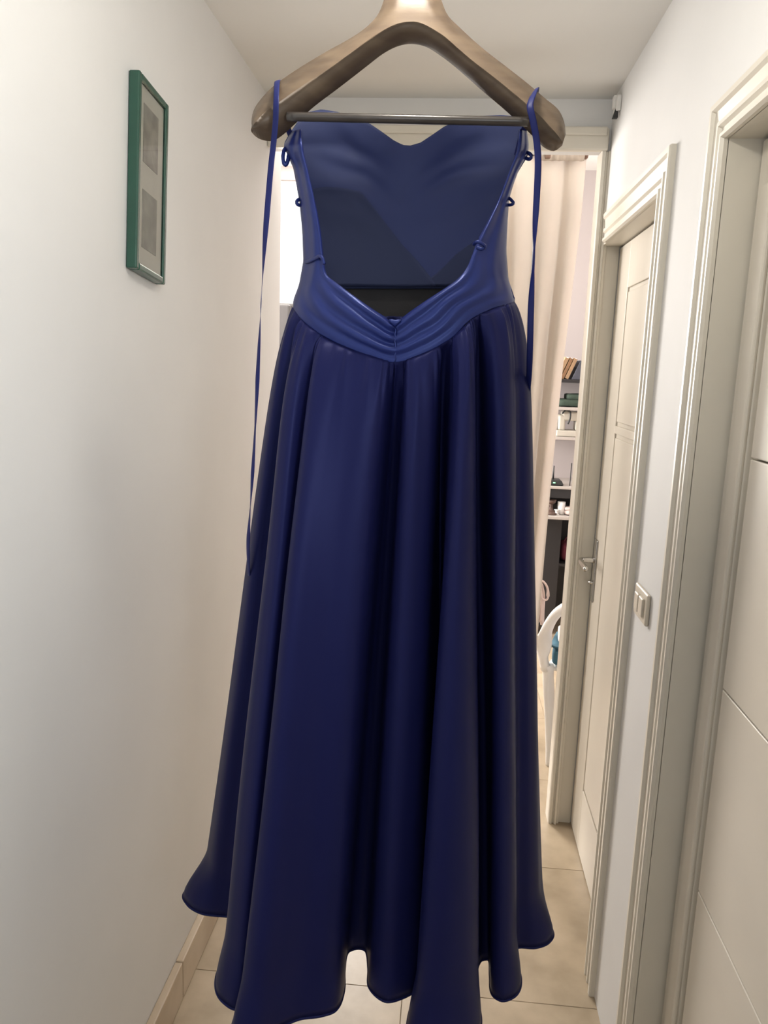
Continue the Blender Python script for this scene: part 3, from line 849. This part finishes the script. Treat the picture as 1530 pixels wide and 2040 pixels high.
# ------------------------------------------------------------------ fridge on the left of the room beyond
fg = empty('refrigerator', (-0.95, 3.3, 0))
tag(fg, 'dark grey tall refrigerator just past the end of the left wall', 'refrigerator')
box('body', M['fridge'], -1.24, -0.66, 3.2, 3.80, 0.02, 1.835, fg, bevel=0.01)
for z0, z1 in ((0.03, 1.15), (1.16, 1.825)):
    d_ = box('fridge_door', M['fridge'], -1.23, -0.67, 3.15, 3.195, z0, z1, fg, bevel=0.008)
    box('handle', M['steel'], -0.72, -0.70, 3.12, 3.15, z0 + 0.2, z0 + 0.5, d_, bevel=0.004)

# ------------------------------------------------------------------ shelves and the dark cabinet in the room beyond
SY = 4.62
X0, X1 = 0.45, 1.25
def shelf(label, z, mt, y0=SY, y1=5.0, th=0.018):
    o = box('wall_shelf', M[mt], X0, X1, y0, y1, z - th, z, bevel=0.003)
    tag(o, label, 'shelf', 'shelves on the far wall'); return o


shelf('dark top shelf carrying leaning books on the far wall', 1.560, 'darkcab')
shelf('pale middle shelf holding a green cloth and grey box', 1.400, 'shelfp')
shelf('pale lower wall shelf holding the cream sewing machine', 1.225, 'shelfp')
cab = empty('cabinet', (0.85, 4.6, 0))
tag(cab, 'dark open cabinet with two pale ledges under the wall shelves', 'cabinet')
box('top_board', M['shelfp'], 0.40, 1.25, SY - 0.04, 5.0, 0.918, 0.934, cab, bevel=0.003)
box('top_front', M['darkcab'], 0.40, 1.25, SY - 0.03, SY - 0.01, 0.862, 0.918, cab, bevel=0.002)
box('back_panel', M['darkcab'], 0.40, 1.25, 4.97, 4.99, 0.0, 0.918, cab)
box('side_panel', M['darkcab'], 0.40, 0.42, SY, 4.97, 0.0, 0.918, cab)
box('side_panel', M['darkcab'], 1.23, 1.25, SY, 4.97, 0.0, 0.918, cab)
box('ledge', M['shelfp'], 0.42, 1.23, SY - 0.10, 4.97, 0.745, 0.765, cab, bevel=0.003)
box('cabinet_door', M['darkcab'], 0.42, 0.70, SY, SY + 0.02, 0.05, 0.74, cab, bevel=0.003)
box('inner_shelf', M['darkcab'], 0.42, 1.23, SY + 0.02, 4.97, 0.435, 0.452, cab)

# leaning books on the top shelf
def book(label, mt, x, lean, tk, h, d=0.15):
    o = empty('book', (x, SY + 0.1, 1.561)); tag(o, label, 'book', 'books on the top shelf')
    Rm = Matrix.Rotation(lean, 4, 'Y')
    for nm, mm, a in (('cover', mt, (0, tk, 0, d, 0, h)), ('pages', 'cloth', (tk * 0.15, tk * 0.85, -0.002, d - 0.004, h - 0.003, h + 0.0015))):
        bm = bmesh.new(); bbox(bm, *a); bm.transform(Matrix.Translation((x, SY + 0.01, 1.561 + max(0, tk * sin(lean)))) @ Rm)
        link(nm, bm, M[mm], o, bevel=0.001)


book('pale tan book leaning at the left end of top shelf', 'tanb', 0.600, 0.38, 0.022, 0.130)
book('orange brown book second in the leaning row', 'brown', 0.628, 0.38, 0.018, 0.128)
book('light brown book third in the leaning row', 'tanb', 0.652, 0.38, 0.020, 0.126)
bm = bmesh.new()
v = [(0.69, 1.561), (0.80, 1.561), (0.80, 1.66), (0.745, 1.668), (0.735, 1.672)]
a = [bm.verts.new((x, SY + 0.01, z)) for x, z in v]; b_ = [bm.verts.new((x, SY + 0.18, z)) for x, z in v]
for i in range(5): bm.faces.new((a[i], a[(i + 1) % 5], b_[(i + 1) % 5], b_[i]))
bm.faces.new(a[::-1]); bm.faces.new(b_)
tag(link('book_stand', bm, M['slate'], bevel=0.002), 'slate grey sloping block propping the leaning books', 'bookend')

# green cloth and grey box on the middle shelf
bm = bmesh.new()
rows = []
gc = empty('green_cloth_bundle', (0.72, SY + 0.1, 1.401)); tag(gc, 'dark green folded cloth bundle on the middle wall shelf', 'cloth')
pillow('fold', 'green', (0.72, SY + 0.12, 1.424), 0.105, 0.11, 0.022, gc, 0.05)
pillow('fold', 'green', (0.75, SY + 0.12, 1.459), 0.075, 0.10, 0.018, gc, -0.05)
gb = box('storage_box', M['greybox'], 0.585, 0.612, SY + 0.03, SY + 0.2, 1.4005, 1.505, bevel=0.003)
tag(gb, 'narrow dark grey box standing left of the green cloth bundle', 'box')

# sewing machine on lower wall shelf
sm = empty('sewing_machine', (0.70, SY + 0.1, 1.226)); tag(sm, 'cream sewing machine with a black arm strap on the lower wall shelf', 'sewing machine')
box('base', M['machine'], 0.628, 0.80, SY + 0.02, SY + 0.16, 1.226, 1.262, sm, bevel=0.006)
box('head', M['machine'], 0.640, 0.680, SY + 0.04, SY + 0.14, 1.262, 1.352, sm, bevel=0.01)
box('arm', M['machine'], 0.66, 0.80, SY + 0.04, SY + 0.14, 1.318, 1.372, sm, bevel=0.01)
box('column', M['machine'], 0.740, 0.80, SY + 0.04, SY + 0.14, 1.262, 1.32, sm, bevel=0.008)
tube('strap', curve3([(0.655, SY + 0.035, 1.36), (0.675, SY + 0.03, 1.382), (0.700, SY + 0.03, 1.372), (0.702, SY + 0.03, 1.33), (0.692, SY + 0.03, 1.30)], 24), 0.005, M['black'], sm, 8)
gj = lathe('green_jar', [(0.018, 0), (0.022, 0.004), (0.022, 0.06), (0.015, 0.075), (0.015, 0.09), (0.017, 0.092), (0.016, 0.1)], (0.600, SY + 0.08, 1.226), M['green'])
tag(gj, 'small dark green jar left of the cream sewing machine', 'jar')

# router on the cabinet
rt = empty('router', (0.62, SY + 0.05, 0.935)); tag(rt, 'black router with upright antenna and green lights on the cabinet', 'router')
bm = bmesh.new(); bbox(bm, 0.560, 0.690, SY - 0.02, SY + 0.09, 0.938, 0.966)
for v in bm.verts:
    if v.co.z > 0.95: v.co.x = lerp(v.co.x, 0.62, 0.2); v.co.y += 0.01
link('router_body', bm, M['black'], rt, bevel=0.006)
for x in (0.600, 0.626):
    box('router_light', M['led'], x, x + (0.012 if x > 0.61 else 0.005), SY - 0.022, SY - 0.014, 0.950, 0.955, rt)
tube('antenna', [Vector((0.634, SY + 0.06, 0.962)), Vector((0.634, SY + 0.062, 1.00)), Vector((0.635, SY + 0.065, 1.045))], [0.0055, 0.0045, 0.003], M['black'], rt, 8)
for x in (0.575, 0.675): box('foot', M['black'], x, x + 0.012, SY, SY + 0.06, 0.934, 0.939, rt)
for x, lb in ((0.728, 'thin dark pole standing right of the router, nearer one'), (0.742, 'thin dark pole standing at the right edge of the opening')):
    tag(tube('pole', [Vector((x, SY + 0.02, 0.766)), Vector((x + 0.003, SY + 0.02, 1.07))], 0.003, M['black'], None, 8), lb, 'pole')

# items on the cabinet ledge
wv = empty('wooden_stand', (0.62, SY - 0.03, 0.766)); tag(wv, 'dark brown wooden stand with a flared foot on the cabinet ledge', 'stand')
lathe('foot', [(0.050, 0), (0.050, 0.008), (0.030, 0.018), (0.012, 0.030), (0.010, 0.05), (0.014, 0.06)], (0.622, SY - 0.03, 0.766), M['brownw'], wv)
lathe('bowl', [(0.010, 0.058), (0.024, 0.068), (0.030, 0.085), (0.026, 0.084), (0.018, 0.072)], (0.622, SY - 0.03, 0.766), M['brownw'], wv)
cp = lathe('cup', [(0.020, 0), (0.022, 0.003), (0.024, 0.075), (0.0225, 0.075), (0.0205, 0.008), (0.001, 0.006)], (0.684, SY - 0.02, 0.766), M['white'])
tag(cp, 'tall white cup beside the brown wooden stand on the ledge', 'cup')
sp = lathe('thread_spool', [(0.016, 0), (0.016, 0.004), (0.010, 0.006), (0.010, 0.026), (0.016, 0.028), (0.016, 0.032)], (0.655, SY - 0.055, 0.766), M['white'])
tag(sp, 'small white thread spool between wooden stand and white cup', 'spool')
pk = empty('cloth_pile', (0.73, SY - 0.03, 0.766)); tag(pk, 'small pale peach cloth heap at the right of the ledge', 'cloth')
pillow('fold', 'pink', (0.735, SY - 0.02, 0.782), 0.035, 0.05, 0.014, pk, 0.2, 0.6)
pillow('fold', 'pink', (0.728, SY - 0.02, 0.803), 0.022, 0.04, 0.010, pk, -0.2, 0.6)

# maroon things inside the cabinet
mb = empty('maroon_bag', (0.75, SY + 0.15, 0.453)); tag(mb, 'maroon cloth bag inside the dark cabinet', 'bag')
pillow('bag_body', 'maroon', (0.765, SY + 0.12, 0.515), 0.055, 0.07, 0.061, mb, 0.1, 0.55)
tube('bag_handle', curve3([(0.735, SY + 0.10, 0.572), (0.75, SY + 0.10, 0.60), (0.78, SY + 0.10, 0.60), (0.795, SY + 0.10, 0.572)], 20), 0.004, M['maroon'], mb, 8)
